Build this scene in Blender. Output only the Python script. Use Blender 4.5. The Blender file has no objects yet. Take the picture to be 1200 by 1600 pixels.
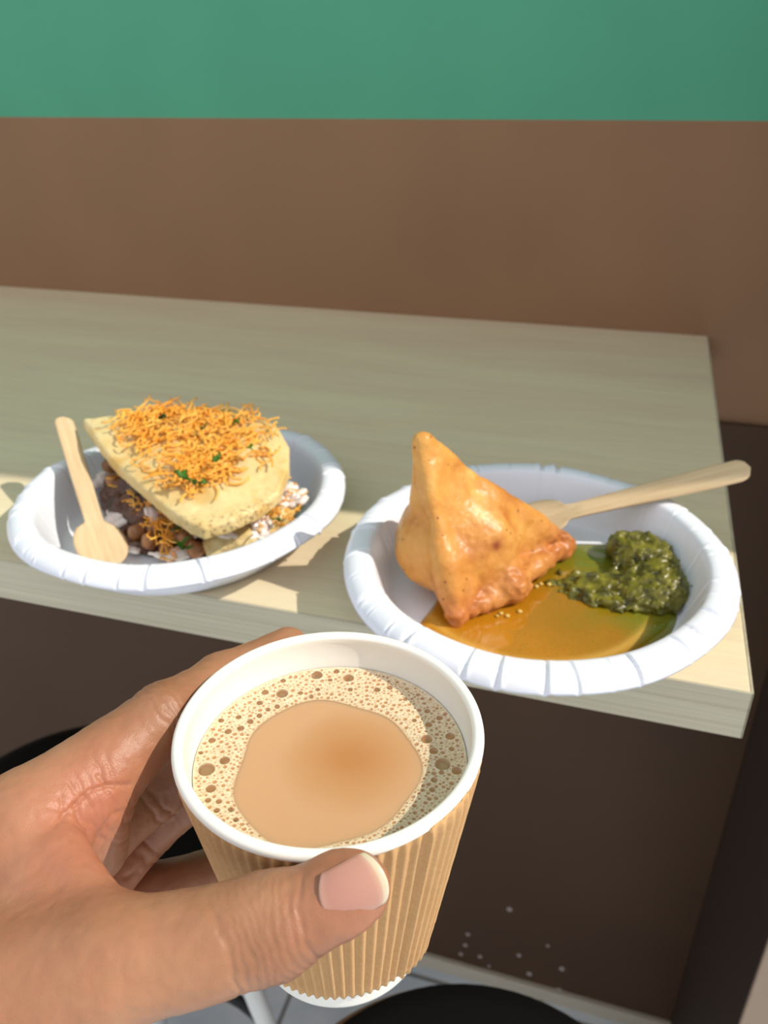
import bpy, bmesh, math, random
import numpy as np
from mathutils import Vector, Matrix, noise

S = bpy.context.scene
COL = S.collection

# ------------------------------------------------------------------ camera
PITCH, YAW, ROLL = math.radians(29.1), math.radians(17.5), math.radians(-.88)
CAM = Vector((0, 0, .24))
fwd = Vector((-math.sin(YAW)*math.cos(PITCH), math.cos(YAW)*math.cos(PITCH), -math.sin(PITCH)))
r0 = Vector((math.cos(YAW), math.sin(YAW), 0)); u0 = r0.cross(fwd)
right = r0*math.cos(ROLL)+u0*math.sin(ROLL); up = u0*math.cos(ROLL)-r0*math.sin(ROLL)
cd = bpy.data.cameras.new('camera'); cam = bpy.data.objects.new('camera', cd); COL.objects.link(cam)
cam.matrix_world = Matrix(((right.x, up.x, -fwd.x, CAM.x), (right.y, up.y, -fwd.y, CAM.y), (right.z, up.z, -fwd.z, CAM.z), (0, 0, 0, 1)))
cd.sensor_fit = 'VERTICAL'; cd.sensor_height = 36; cd.lens = 1275/1600*36
cd.clip_start = .01; cd.clip_end = 50
cd.dof.use_dof = True; cd.dof.focus_distance = .205; cd.dof.aperture_fstop = 22
S.camera = cam

# ------------------------------------------------------------------ sky and sun
W = bpy.data.worlds.new('sky'); S.world = W; W.use_nodes = True
bg = W.node_tree.nodes['Background']; bg.inputs[0].default_value = (.88, .935, 1, 1); bg.inputs[1].default_value = .95
sd = bpy.data.lights.new('sun', 'SUN'); sun = bpy.data.objects.new('sun', sd); COL.objects.link(sun)
sun.rotation_euler = (-Vector((1, .065, .97))).to_track_quat('-Z', 'Y').to_euler()
sd.energy = 4.0; sd.angle = math.radians(.53); sd.color = (1, .94, .84)
S.view_settings.view_transform = 'Standard'; S.view_settings.look = 'None'
S.view_settings.exposure = 0; S.view_settings.gamma = 1; S.view_settings.use_curve_mapping = False

# ------------------------------------------------------------------ helpers
def lin(r, g, b):
    f = lambda c: (c/255)/12.92 if c/255 <= .04045 else ((c/255+.055)/1.055)**2.4
    return (f(r), f(g), f(b), 1)
def P(x, y, z):                     # ground point: photo pixel on the level z (table top is 0)
    d = fwd+right*((x-600)/1275)-up*((y-800)/1275); return CAM+d*((z-CAM.z)/d.z)
def D(x, y, dep):                   # photo pixel at a depth
    return CAM+(fwd+right*((x-600)/1275)-up*((y-800)/1275))*dep
def mesh_obj(name, verts, faces, m, parent=None, smooth=True):
    me = bpy.data.meshes.new(name); me.from_pydata([tuple(v) for v in verts], [], [tuple(f) for f in faces])
    me.validate(); me.update()
    if smooth: me.polygons.foreach_set('use_smooth', [True]*len(me.polygons))
    if m: me.materials.append(m)
    o = bpy.data.objects.new(name, me); COL.objects.link(o); o.parent = parent
    return o
def bm_obj(name, bm, m, parent=None, smooth=False, recalc=True):
    if recalc: bmesh.ops.recalc_face_normals(bm, faces=bm.faces)
    me = bpy.data.meshes.new(name); bm.to_mesh(me); bm.free()
    if smooth: me.polygons.foreach_set('use_smooth', [True]*len(me.polygons))
    me.materials.append(m)
    o = bpy.data.objects.new(name, me); COL.objects.link(o); o.parent = parent
    return o
def box_bm(lo, hi, bev=0, seg=2):
    bm = bmesh.new(); bmesh.ops.create_cube(bm, size=1)
    for v in bm.verts: v.co = Vector([(lo[i]+hi[i])/2+v.co[i]*(hi[i]-lo[i]) for i in range(3)])
    if bev: bmesh.ops.bevel(bm, geom=bm.edges[:], offset=bev, segments=seg, affect='EDGES', profile=.5)
    return bm
def empty(name, loc=(0, 0, 0)):
    o = bpy.data.objects.new(name, None); COL.objects.link(o); o.location = loc; o.empty_display_size = .02; return o
def tag(o, label=None, cat=None, group=None, kind=None):
    for k, v in (('label', label), ('category', cat), ('group', group), ('kind', kind)):
        if v: o[k] = v
    return o
def tube(bm, pts, r, n=8, cap=True):
    rings = []
    for i, p in enumerate(pts):
        p = Vector(p); a = Vector(pts[max(0, i-1)]); b = Vector(pts[min(len(pts)-1, i+1)])
        t = (b-a).normalized(); x = t.orthogonal().normalized() if i == 0 else (px-t*px.dot(t)).normalized()
        px = x; y = t.cross(x); rr = r[i] if isinstance(r, (list, tuple)) else r
        rings.append([bm.verts.new(p+(x*math.cos(2*math.pi*k/n)+y*math.sin(2*math.pi*k/n))*rr) for k in range(n)])
    for a, b in zip(rings, rings[1:]):
        for k in range(n): bm.faces.new((a[k], a[(k+1) % n], b[(k+1) % n], b[k]))
    if cap: bm.faces.new(rings[0][::-1]); bm.faces.new(rings[-1])
def lathe(name, prof, m, parent=None, n=96, loc=(0, 0, 0), fn=None):
    vs, fs = [], []
    for j, (r, z) in enumerate(prof):
        for k in range(n):
            a = 2*math.pi*k/n; rr, zz = (r, z) if fn is None else fn(r, z, a, j)
            vs.append((loc[0]+rr*math.cos(a), loc[1]+rr*math.sin(a), loc[2]+zz))
    for j in range(len(prof)-1):
        for k in range(n):
            k2 = (k+1) % n; fs.append((j*n+k, j*n+k2, (j+1)*n+k2, (j+1)*n+k))
    return mesh_obj(name, vs, fs, m, parent)

# ---- node material builder
class M:
    def __init__(s, name):
        s.m = bpy.data.materials.new(name); s.m.use_nodes = True; s.t = s.m.node_tree; s.b = s.t.nodes['Principled BSDF']
    def n(s, typ, **k):
        x = s.t.nodes.new(typ)
        for a, v in k.items(): setattr(x, a, v)
        return x
    def l(s, a, b): s.t.links.new(a, b)
    def coord(s, scale=(1, 1, 1), kind='Object'):
        tc = s.n('ShaderNodeTexCoord'); mp = s.n('ShaderNodeMapping'); mp.inputs['Scale'].default_value = scale
        s.l(tc.outputs[kind], mp.inputs[0]); return mp.outputs[0]
    def noise(s, co, scale, detail=3, rough=.5, dist=0):
        x = s.n('ShaderNodeTexNoise'); x.inputs['Scale'].default_value = scale; x.inputs['Detail'].default_value = detail
        x.inputs['Roughness'].default_value = rough; x.inputs['Distortion'].default_value = dist
        s.l(co, x.inputs['Vector']); return x.outputs['Fac']
    def voro(s, co, scale, feature='F1'):
        x = s.n('ShaderNodeTexVoronoi', feature=feature); x.inputs['Scale'].default_value = scale; s.l(co, x.inputs['Vector']); return x.outputs[0]
    def ramp(s, fac, stops, interp='LINEAR'):
        x = s.n('ShaderNodeValToRGB'); x.color_ramp.interpolation = interp; e = x.color_ramp.elements
        while len(e) < len(stops): e.new(.5)
        for q, (p, c) in zip(e, stops): q.position = p; q.color = c if len(c) == 4 else (*c, 1)
        s.l(fac, x.inputs[0]); return x.outputs[0]
    def mix(s, fac, a, b, blend='MIX'):
        x = s.n('ShaderNodeMix', data_type='RGBA', blend_type=blend)
        for i, v in ((0, fac), (6, a), (7, b)):
            if hasattr(v, 'links'): s.l(v, x.inputs[i])
            else: x.inputs[i].default_value = v
        return x.outputs[2]
    def math(s, op, a, b=0):
        x = s.n('ShaderNodeMath', operation=op)
        for i, v in enumerate((a, b)):
            if hasattr(v, 'links'): s.l(v, x.inputs[i])
            else: x.inputs[i].default_value = v
        return x.outputs[0]
    def bump(s, h, strength=.3, dist=.001):
        x = s.n('ShaderNodeBump'); x.inputs['Strength'].default_value = strength; x.inputs['Distance'].default_value = dist
        s.l(h, x.inputs['Height']); s.l(x.outputs[0], s.b.inputs['Normal']); return x
    def set(s, **k):
        N = dict(color='Base Color', rough='Roughness', metal='Metallic', spec='Specular IOR Level', sss='Subsurface Weight', sssr='Subsurface Radius',
                 ssss='Subsurface Scale', coat='Coat Weight', coatr='Coat Roughness', trans='Transmission Weight', ior='IOR', alpha='Alpha', sheen='Sheen Weight')
        for a, v in k.items():
            i = s.b.inputs[N[a]]
            if hasattr(v, 'links'): s.l(v, i)
            else: i.default_value = v
        return s
def simple(name, c, rough=.5, **k): return M(name).set(color=c, rough=rough, **k).m
def attr(mt, name):
    a = mt.n('ShaderNodeAttribute', attribute_name=name); return a.outputs['Fac']
def set_attr(o, name, vals):
    a = o.data.attributes.new(name, 'FLOAT', 'POINT'); a.data.foreach_set('value', np.asarray(vals, np.float32))

# ---- signed distance modelling: smooth unions of round cones, thick triangles and ellipsoids, meshed by surface nets
def V3(p): return np.array(p[:], dtype=np.float64)
def s_cone(p, a, b, ra, rb):
    a, b = V3(a), V3(b); ba = b-a; h = np.clip((p-a)@ba/(ba@ba), 0, 1)
    return np.linalg.norm(p-a-h[:, None]*ba, axis=1)-(ra+(rb-ra)*h)
def s_tri(p, a, b, c, r):
    a, b, c = V3(a), V3(b), V3(c); n = np.cross(b-a, c-a); n /= np.linalg.norm(n)
    d = (p-a)@n; q = p-d[:, None]*n; ins = np.ones(len(p), bool); e = np.full(len(p), 1e9)
    for u, v in ((a, b), (b, c), (c, a)):
        ins &= (np.cross(v-u, q-u)@n) >= 0
        w = v-u; h = np.clip((p-u)@w/(w@w), 0, 1); e = np.minimum(e, np.linalg.norm(p-u-h[:, None]*w, axis=1))
    return np.where(ins, np.abs(d), e)-r
def s_ell(p, c, rx, ry, rz, R=None):
    q = p-V3(c)
    if R is not None: q = q@R
    r = np.array([rx, ry, rz]); k0 = np.linalg.norm(q/r, axis=1); k1 = np.linalg.norm(q/(r*r), axis=1)
    return k0*(k0-1)/np.maximum(k1, 1e-9)
def smin(a, b, k):
    h = np.maximum(k-np.abs(a-b), 0)/k; return np.minimum(a, b)-h*h*h*k/6
def smax(a, b, k): return -smin(-a, -b, k)
def snets(fn, lo, hi, h, blk=6):
    lo = np.array(lo, float); nb = np.ceil((np.array(hi)-lo)/(h*blk)).astype(int); n = nb*blk+1
    ci = np.stack(np.meshgrid(*[np.arange(k) for k in nb], indexing='ij'), -1).reshape(-1, 3)
    cd_ = fn(lo+(ci+.5)*h*blk)
    G = np.full(n, 1.0, np.float32)
    o = np.arange(blk+1); off = np.stack(np.meshgrid(o, o, o, indexing='ij'), -1).reshape(-1, 3)
    ins = ci[cd_ < 0]*blk
    for dx in off: G[tuple((ins+dx).T)] = -1.0
    act = ci[np.abs(cd_) < h*blk*1.05]*blk
    for s in range(0, len(act), 1500):
        ix = (act[s:s+1500, None, :]+off[None]).reshape(-1, 3); G[tuple(ix.T)] = fn(lo+ix*h)
    neg = G < 0
    c = [neg[a:n[0]-1+a, b:n[1]-1+b, d:n[2]-1+d] for a in (0, 1) for b in (0, 1) for d in (0, 1)]
    cnt = sum(x.astype(np.int8) for x in c); cell = np.argwhere((cnt > 0) & (cnt < 8))
    vid = np.full(n-1, -1, np.int64); vid[tuple(cell.T)] = np.arange(len(cell))
    acc = np.zeros((len(cell), 3)); num = np.zeros(len(cell))
    for ax in range(3):
        for a in (0, 1):
            for b in (0, 1):
                p0 = cell.copy(); o2 = [i for i in range(3) if i != ax]; p0[:, o2[0]] += a; p0[:, o2[1]] += b
                p1 = p0.copy(); p1[:, ax] += 1
                g0, g1 = G[tuple(p0.T)].astype(float), G[tuple(p1.T)].astype(float); m = (g0 < 0) != (g1 < 0)
                t = np.where(m, g0/np.where(m, g0-g1, 1), 0); q = p0.astype(float); q[:, ax] += t
                acc[m] += q[m]; num += m
    V = lo+acc/num[:, None]*h; F = []
    for ax in range(3):
        o2 = [i for i in range(3) if i != ax]
        sl0 = [slice(None)]*3; sl1 = [slice(None)]*3; sl0[ax] = slice(0, -1); sl1[ax] = slice(1, None)
        e = np.argwhere(neg[tuple(sl0)] != neg[tuple(sl1)])
        e = e[(e[:, o2[0]] > 0) & (e[:, o2[1]] > 0) & (e[:, o2[0]] < n[o2[0]]-1) & (e[:, o2[1]] < n[o2[1]]-1)]
        q = []
        for a, b in ((1, 1), (0, 1), (0, 0), (1, 0)):
            c_ = e.copy(); c_[:, o2[0]] -= a; c_[:, o2[1]] -= b; q.append(vid[tuple(c_.T)])
        q = np.stack(q, 1); fl = neg[tuple(e.T)]
        if ax == 1: fl = ~fl
        q[~fl] = q[~fl][:, ::-1]; F.append(q)
    F = np.concatenate(F); F = F[(F >= 0).all(1)]
    for _ in range(2):                                     # slide the vertices onto the surface
        g = np.stack([fn(V+d)-fn(V-d) for d in np.eye(3)*h*.3], 1)/(h*.6)
        V = V-np.clip(fn(V), -h, h)[:, None]*g/np.maximum((g*g).sum(1), .3)[:, None]
    g = np.stack([fn(V+d)-fn(V-d) for d in np.eye(3)*h*.5], 1); N = g/np.maximum(np.linalg.norm(g, axis=1), 1e-9)[:, None]
    return V, F, N
def fnoise(p, s, seed=0, oct_=2):                           # cheap smooth value noise, numpy
    out = np.zeros(len(p)); amp = 1
    for o in range(oct_):
        q = p*s*(2**o)+seed*17.3+o*5.1; i = np.floor(q).astype(np.int64); f = q-i; f = f*f*(3-2*f); v = 0
        for a in (0, 1):
            for b in (0, 1):
                for c in (0, 1):
                    hsh = ((i[:, 0]+a)*73856093) ^ ((i[:, 1]+b)*19349663) ^ ((i[:, 2]+c)*83492791)
                    hsh = (hsh*2654435761) & 0xffffffff; hsh = (hsh ^ (hsh >> 15))*2246822519 & 0xffffffff
                    rr = (hsh & 0xffff)/65535.0*2-1
                    v = v+rr*(f[:, 0] if a else 1-f[:, 0])*(f[:, 1] if b else 1-f[:, 1])*(f[:, 2] if c else 1-f[:, 2])
        out += v*amp; amp *= .5
    return out
def subdivide(V, F, N):
    e = np.sort(np.stack([F, np.roll(F, -1, 1)], -1).reshape(-1, 2), 1); u, inv = np.unique(e[:, 0]*len(V)+e[:, 1], return_inverse=True)
    a, b = u//len(V), u % len(V); n0, n1 = len(V), len(V)+len(u); inv = inv.reshape(-1, 4)+n0; c = n1+np.arange(len(F))
    def up_(X, curve=False): return np.concatenate([X, (X[a]+X[b])/2, X[F].mean(1)])
    F2 = np.concatenate([np.stack([F[:, k], inv[:, k], c, inv[:, k-1]], 1) for k in range(4)])
    N2 = up_(N); return up_(V), F2, N2/np.linalg.norm(N2, axis=1)[:, None]
def sdf_obj(name, fn, lo, hi, h, m, parent=None, disp=None, sub=False):
    V, F, N = snets(fn, lo, hi, h)
    if sub: V, F, N = subdivide(V, F, N); print(name, len(V))
    if disp is not None: V = V+N*disp(V, N)[:, None]
    o = mesh_obj(name, [], [], None, parent); me = o.data
    me.vertices.add(len(V)); me.vertices.foreach_set('co', V.ravel()); me.loops.add(len(F)*4); me.polygons.add(len(F))
    me.loops.foreach_set('vertex_index', F.ravel().astype(np.int32)); me.polygons.foreach_set('loop_start', np.arange(0, len(F)*4, 4, dtype=np.int32))
    me.update(calc_edges=True); me.validate(); me.polygons.foreach_set('use_smooth', np.ones(len(me.polygons), bool)); me.materials.append(m)
    return o, V

# ------------------------------------------------------------------ the setting
TF, WB = .301, .832            # table front, wall
TR = .070                      # table right end
mt = M('wall_paint'); co = mt.coord(); sep = mt.n('ShaderNodeSeparateXYZ'); mt.l(co, sep.inputs[0])
f = mt.math('GREATER_THAN', sep.outputs[2], .1885)
wv = mt.noise(co, 6, 3)
c = mt.mix(f, mt.ramp(wv, [(.3, lin(142, 105, 76)), (.7, lin(150, 112, 81))]), mt.ramp(wv, [(.3, lin(80, 160, 127)), (.7, lin(86, 168, 133))]))
mt.set(color=c, rough=.55, spec=.3); mt.bump(mt.noise(co, 180, 4), .15, .0006); m_wall = mt.m
tag(bm_obj('wall_back', box_bm((-2.6, WB, -1.12), (2.6, WB+.12, 2.2)), m_wall), kind='structure')
mt = M('dado_laminate'); co = mt.coord((1, 1, 1)); wv = mt.noise(co, 3, 4)
mt.set(color=mt.ramp(wv, [(.3, lin(74, 53, 38)), (.75, lin(84, 61, 44))]), rough=.5, spec=.22); m_dado = mt.m
tag(bm_obj('trim_1', box_bm((-2.6, WB-.006, -1.09), (.2, WB, -.086), .0015), m_dado), kind='structure')
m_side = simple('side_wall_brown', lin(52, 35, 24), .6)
m_beige = simple('beige_plaster', lin(170, 148, 128), .8)
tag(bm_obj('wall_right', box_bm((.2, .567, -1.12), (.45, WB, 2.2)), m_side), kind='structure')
tag(bm_obj('trim_2', box_bm((.1995, .561, -1.12), (.45, .567, 2.2), .001), m_beige), kind='structure')
tag(bm_obj('added_shade_pillar', box_bm((.45, .447, -1.12), (.50, WB, 2.2), .002), m_beige), kind='structure')  # unseen pillar, added to cast the sunlight's edge across the counter
tag(bm_obj('wall_right', box_bm((.50, .60, -1.12), (2.4, WB, 2.2)), m_beige), kind='structure')  # unseen wall added to block low sky light from the right
mt = M('floor_tile'); co = mt.coord(); v = mt.noise(co, 14, 5)
br = mt.n('ShaderNodeTexBrick'); br.offset = 0; br.inputs['Scale'].default_value = 1; br.inputs['Brick Width'].default_value = .4; br.inputs['Row Height'].default_value = .4
br.inputs['Mortar Size'].default_value = .004; br.inputs['Color1'].default_value = (1, 1, 1, 1); br.inputs['Color2'].default_value = (1, 1, 1, 1); br.inputs['Mortar'].default_value = (.35, .32, .3, 1)
mt.l(co, br.inputs['Vector'])
mt.set(color=mt.mix(1.0, mt.ramp(v, [(.3, lin(196, 203, 210)), (.7, lin(222, 226, 230))]), br.outputs[0], 'MULTIPLY'), rough=.35); m_floor = mt.m
tag(bm_obj('floor', box_bm((-2.6, -1.6, -1.2), (2.6, WB+.12, -1.12)), m_floor), kind='structure')
m_base = simple('skirting_cream', lin(190, 178, 160), .5)
tag(bm_obj('baseboard_back', box_bm((-2.6, WB-.014, -1.12), (.2, WB, -1.09), .002), m_base), kind='structure')

# ------------------------------------------------------------------ counter
mt = M('counter_laminate'); co = mt.coord((2.2, 46, 46)); g1 = mt.noise(co, 3.2, 5, .6, .4); co2 = mt.coord((5, 230, 230)); g2 = mt.noise(co2, 4, 3, .6)
co3 = mt.coord((1.4, 9, 9)); g3 = mt.noise(co3, 2.6, 3)
c = mt.mix(.55, mt.ramp(g1, [(.3, lin(208, 186, 140)), (.5, lin(224, 205, 160)), (.7, lin(231, 214, 172))]), mt.ramp(g3, [(.35, lin(212, 184, 142)), (.65, lin(222, 210, 164))]))
c = mt.mix(.35, c, mt.ramp(g2, [(.35, lin(196, 172, 126)), (.6, lin(236, 220, 180))]), 'MULTIPLY')
c = mt.mix(.18, c, (1, 1, 1, 1))
mt.set(color=c, rough=.42, spec=.4); mt.bump(g2, .08, .0003); m_top = mt.m
mt = M('counter_edge_band'); co = mt.coord((1.5, 30, 160)); g = mt.noise(co, 4, 4)
mt.set(color=mt.ramp(g, [(.3, lin(172, 162, 136)), (.7, lin(196, 187, 162))]), rough=.4); m_band = mt.m
t = empty('wall_counter', (-.7, .56, -.026))
tag(t, 'pale wood-grain laminate counter fixed along the brown and green wall', 'counter')
def child(o, par): o.parent = par; o.matrix_parent_inverse = Matrix.Translation(-par.location); return o
child(bm_obj('counter_top', box_bm((-1.6, TF+.0012, -.026), (TR-.0012, WB, 0), .0008), m_top), t)
child(bm_obj('edge_band', box_bm((-1.6, TF, -.0262), (TR, TF+.0014, 0.0001), .0006), m_band), t)
child(bm_obj('edge_band', box_bm((TR-.0014, TF, -.0262), (TR, WB, 0.0001), .0006), m_band), t)
for bx in (-1.3, -.55, -.02):
    bm = box_bm((bx-.015, .45, -.032), (bx+.015, WB-.006, -.026)); 
    b2 = box_bm((bx-.015, WB-.012, -.28), (bx+.015, WB-.006, -.03)); me_ = bpy.data.meshes.new('x'); b2.to_mesh(me_); bm.from_mesh(me_); b2.free()
    child(bm_obj('bracket', bm, simple('bracket_steel', (.02, .018, .016, 1), .5)), t)

# ------------------------------------------------------------------ paper plates
mt = M('plate_paper'); co = mt.coord(); 
mt.set(color=lin(232, 233, 240), rough=.34, spec=.45, coat=.25, coatr=.2, sss=.0)
mt.bump(mt.noise(co, 420, 3), .06, .0004); m_plate = mt.m
def make_plate(name, seed, cx, cy, rot, label, scale=1.0, sy=1.0, folds=36):
    rnd = random.Random(seed); n = 1080
    cr = []
    for k in range(folds):
        a = 2*math.pi*(k+rnd.uniform(-.42, .42))/folds; cr.append((a, rnd.uniform(.25, 1.25), rnd.uniform(-.06, .06), rnd.uniform(.007, .017)))
    def crease(a, tt, wide=1):
        s = 0
        for (ca, am, sk, w) in cr:
            d = (a-ca-sk*tt+math.pi) % (2*math.pi)-math.pi; w2 = w*wide
            if abs(d) < w2*4: s += am*(math.exp(-(d/w2)**2)-.55*math.exp(-((d-w2*1.5)/w2)**2))
        return s
    prof = [(0.0005, .0014), (.02, .0013), (.045, .0012), (.062, .0012), (.0668, .0016), (.0695, .0036), (.0718, .0080), (.0738, .0132), (.0758, .0188), (.0774, .0236), (.0786, .0266), (.0796, .0279),
            (.0810, .0286), (.0835, .0290), (.086, .0288), (.0885, .0280), (.0905, .0266), (.0918, .0248), (.0925, .0230), (.0926, .0218),
            (.0918, .0220), (.0908, .0238), (.0890, .0258), (.0868, .0274), (.084, .0279), (.0808, .0274), (.0788, .0254), (.0765, .0188), (.0745, .0126), (.0722, .0062), (.0698, .0020), (.067, .0005), (.062, .0000), (.045, .0), (.02, .0), (.0005, .0)]
    N = len(prof)
    def fn(r, z, a, j):
        tt = min(max((r-.064)/.028, 0), 1)
        c_ = crease(a, tt)
        amp = .00055*tt if z < .028 or r < .082 else .0008
        wob = .0008*math.sin(2*a+seed)+.0006*math.sin(5*a+seed*2)+.0004*math.sin(9*a+seed)
        if r > .0790: rr = r-(.0002*c_ if r < .088 else .0006*c_); zz = z-c_*.0015*min(1, (r-.0785)/.004)+wob*tt
        else: rr = r+c_*amp*1.2; zz = z+wob*tt
        return rr*scale, zz
    o = lathe(name, prof, m_plate, n=n, fn=fn)
    o.location = (cx, cy, .0002)
    for v in o.data.vertices: v.co = Matrix.Rotation(rot, 3, 'Z')@v.co; v.co.y *= sy
    tag(o, label, 'plate', 'crimped white paper plates')
    return o
PR = Vector((-.0315, .3490, 0)); PL = Vector((-.2350, .3625, 0))
make_plate('paper_plate', 3, PR.x, PR.y, .3, 'white crimped paper plate holding the samosa and green curry', 1.022, 1.06)
make_plate('paper_plate', 8, PL.x, PL.y, 1.1, 'white crimped paper plate holding the folded flatbread and chickpeas', 1.0, 1.05)

# ------------------------------------------------------------------ wooden spoons
mt = M('birch_wood'); co = mt.coord((220, 12, 220), 'Object'); g = mt.noise(co, 2.2, 4, .6, .3)
mt.set(color=mt.ramp(g, [(.3, lin(196, 164, 124)), (.55, lin(210, 182, 142)), (.8, lin(218, 192, 154))]), rough=.6); mt.bump(g, .1, .0002); m_birch = mt.m
def make_spoon(name, H0, H1, roll, prof, dish, label, thick=.0015):
    """H0 tip of the head, H1 end of the handle; prof: (fraction, half width); built along local Y"""
    H0, H1 = Vector(H0), Vector(H1); L = (H1-H0).length; y = (H1-H0).normalized()
    zz = Vector((0, 0, 1)); x = y.cross(zz).normalized(); z = x.cross(y)
    x2 = x*math.cos(roll)+z*math.sin(roll); z2 = x2.cross(y)
    nV, nU = 72, 12; vs, fs = [], []
    for side in (1, -1):
        for i in range(nV+1):
            f = i/nV; w = np.interp(f, [p[0] for p in prof], [p[1] for p in prof])
            for j in range(nU+1):
                s = -1+2*j/nU; d = -dish*max(0, 1-((f-prof[-1][0]*0-.15)/.16)**2)*max(0, 1-s*s) if f < .31 else 0
                e = thick/2*(1-.0*abs(s))*(1 if (0 < i < nV and 0 < j < nU) else .72)
                vs.append((s*w, f*L, d+side*e))
    o0 = (nV+1)*(nU+1); idx = lambda k, i, j: k*o0+i*(nU+1)+j
    for i in range(nV):
        for j in range(nU):
            fs.append((idx(0, i, j), idx(0, i, j+1), idx(0, i+1, j+1), idx(0, i+1, j))); fs.append((idx(1, i, j), idx(1, i+1, j), idx(1, i+1, j+1), idx(1, i, j+1)))
        fs.append((idx(0, i, 0), idx(0, i+1, 0), idx(1, i+1, 0), idx(1, i, 0))); fs.append((idx(0, i, nU), idx(1, i, nU), idx(1, i+1, nU), idx(0, i+1, nU)))
    for j in range(nU):
        fs.append((idx(0, 0, j), idx(1, 0, j), idx(1, 0, j+1), idx(0, 0, j+1))); fs.append((idx(0, nV, j), idx(0, nV, j+1), idx(1, nV, j+1), idx(1, nV, j)))
    o = mesh_obj(name, vs, fs, m_birch)
    R = Matrix((x2, y, z2)).transposed().to_4x4(); o.matrix_world = Matrix.Translation(H0)@R
    tag(o, label, 'spoon', 'flat wooden spoons'); return o
def prof_round(neck, head, end, L, hl):
    p = []
    for k in range(13):
        a = math.pi*k/12; f = (1-math.cos(a))/2*hl/L; w = head*math.sin(a)**.75 if k else 0
        if k > 8: w = max(w, neck)
        p.append((f, w))
    p += [(hl/L+.06, neck), (.6, neck+(end-neck)*.6), (.86, end)]
    for k in range(1, 9):
        a = math.pi/2*k/8; p.append((1-end/L*(1-math.sin(a)), end*math.cos(a)))
    return p
make_spoon('wooden_spoon', P(168, 884, .010), P(98, 652, .050), -.25, prof_round(.0050, .0138, .0056, .115, .030), .0016, 'wooden spoon standing in the chickpea plate at its left side')
make_spoon('wooden_spoon', (-.052, .400, .0085), P(1173, 731, .049), -.42, prof_round(.0050, .0125, .0072, .125, .032), .0016, 'wooden spoon laid across the far rim of the samosa plate')

# ------------------------------------------------------------------ curry, chutney and samosa on the right plate
R_ = random.Random(5)
mt = M('green_curry'); co = mt.coord(); n1 = mt.noise(co, 26, 3, .5, .6); sep = mt.n('ShaderNodeSeparateXYZ'); mt.l(co, sep.inputs[0])
gx = mt.math('ADD', mt.math('MULTIPLY', sep.outputs[0], 9), mt.math('MULTIPLY', sep.outputs[1], 10))
fx = mt.math('ADD', mt.math('ADD', gx, .35), mt.math('MULTIPLY', mt.math('SUBTRACT', n1, .5), .9))
c = mt.ramp(fx, [(.0, lin(176, 116, 20)), (.35, lin(158, 108, 16)), (.6, lin(132, 110, 18)), (.9, lin(112, 112, 26))])
sp = mt.voro(co, 620); c = mt.mix(mt.math('LESS_THAN', sp, .17), c, lin(96, 92, 22))
c = mt.mix(attr(mt, 'thin'), c, lin(206, 160, 74)); mt.set(color=c, rough=.08, spec=.6, coat=.6, coatr=.03, sss=.15, sssr=(1, .7, .1), ssss=.003); mt.bump(mt.noise(co, 160, 3), .12, .0006); m_curry = mt.m
# shallow pool with an uneven shore; it fills the dish floor except at left and climbs the rim foot in front
vs, fs = [], []; nA, nR = 160, 30; cx, cy = .006, -.012
for i in range(nA):
    a = 2*math.pi*i/nA
    ex, ey = math.cos(a), math.sin(a)
    rb = .0695                                         # reach of the dish floor from the plate centre
    bq = cx*ex+cy*ey; rr = -bq+math.sqrt(bq*bq-(cx*cx+cy*cy)+rb*rb)
    lim = rr+.0015*math.sin(3*a)+.0012*math.sin(7*a+1)
    if 60 < math.degrees(a) < 150: lim -= .014*math.sin(math.radians((math.degrees(a)-60)*2))+.004*math.sin(5*a)
    if 150 < math.degrees(a) < 215: lim -= .020*math.sin(math.radians((math.degrees(a)-150)*180/65))
    for j in range(1, nR+1):
        f = j/nR; x, y = cx+ex*lim*f, cy+ey*lim*f
        z = .0042-.0022*max(0, f-.9)**2*100
        vs.append((x, y, z+.00035*noise.noise(Vector((x*90, y*90, 1)))))
vs.append((cx, cy, .0043))
for i in range(nA):
    i2 = (i+1) % nA; fs.append((i*nR, i2*nR, len(vs)-1))
    for j in range(nR-1): fs.append((i*nR+j, i*nR+j+1, i2*nR+j+1, i2*nR+j))
o = mesh_obj('curry', vs, fs, m_curry); set_attr(o, 'thin', [max(0, .75*math.exp(-((math.hypot(v[0], v[1])-.0585)/.0022)**2)*max(0, min(1, (-v[1]-.004)/.02))) for v in vs]); o.location = (PR.x, PR.y, .0002)
tag(o, 'glossy golden green curry pooled on the samosa plate', 'curry', kind='stuff')
mt = M('mint_chutney'); co = mt.coord(); n1 = mt.noise(co, 120, 4, .6); 
mt.set(color=mt.ramp(n1, [(.32, lin(58, 54, 10)), (.5, lin(100, 95, 24)), (.7, lin(136, 128, 44))]), rough=.34, spec=.4, coat=.12, coatr=.08); mt.bump(mt.noise(co, 500, 4), .4, .0008); m_chut = mt.m
c1 = P(1012, 872, .010); c2 = P(1030, 915, .009); c3 = P(985, 925, .006); c4 = P(935, 922, .0040); c5 = P(990, 858, .010); c6 = P(880, 905, .004)
def f_ch(p):
    d = s_ell(p, c1, .015, .016, .0085); d = smin(d, s_ell(p, c2, .016, .016, .008), .010); d = smin(d, s_ell(p, c5, .014, .012, .008), .008)
    d = smin(d, s_ell(p, c3, .024, .016, .0035), .010); d = smin(d, s_ell(p, c4, .022, .014, .0016), .006)
    return d-.0017*fnoise(p, 260, 1, 3)-.0006*fnoise(p, 900, 2, 1)
o, _ = sdf_obj('chutney', f_ch, (-.06, .30, -.004), (.07, .43, .03), .0009, m_chut)
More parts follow.
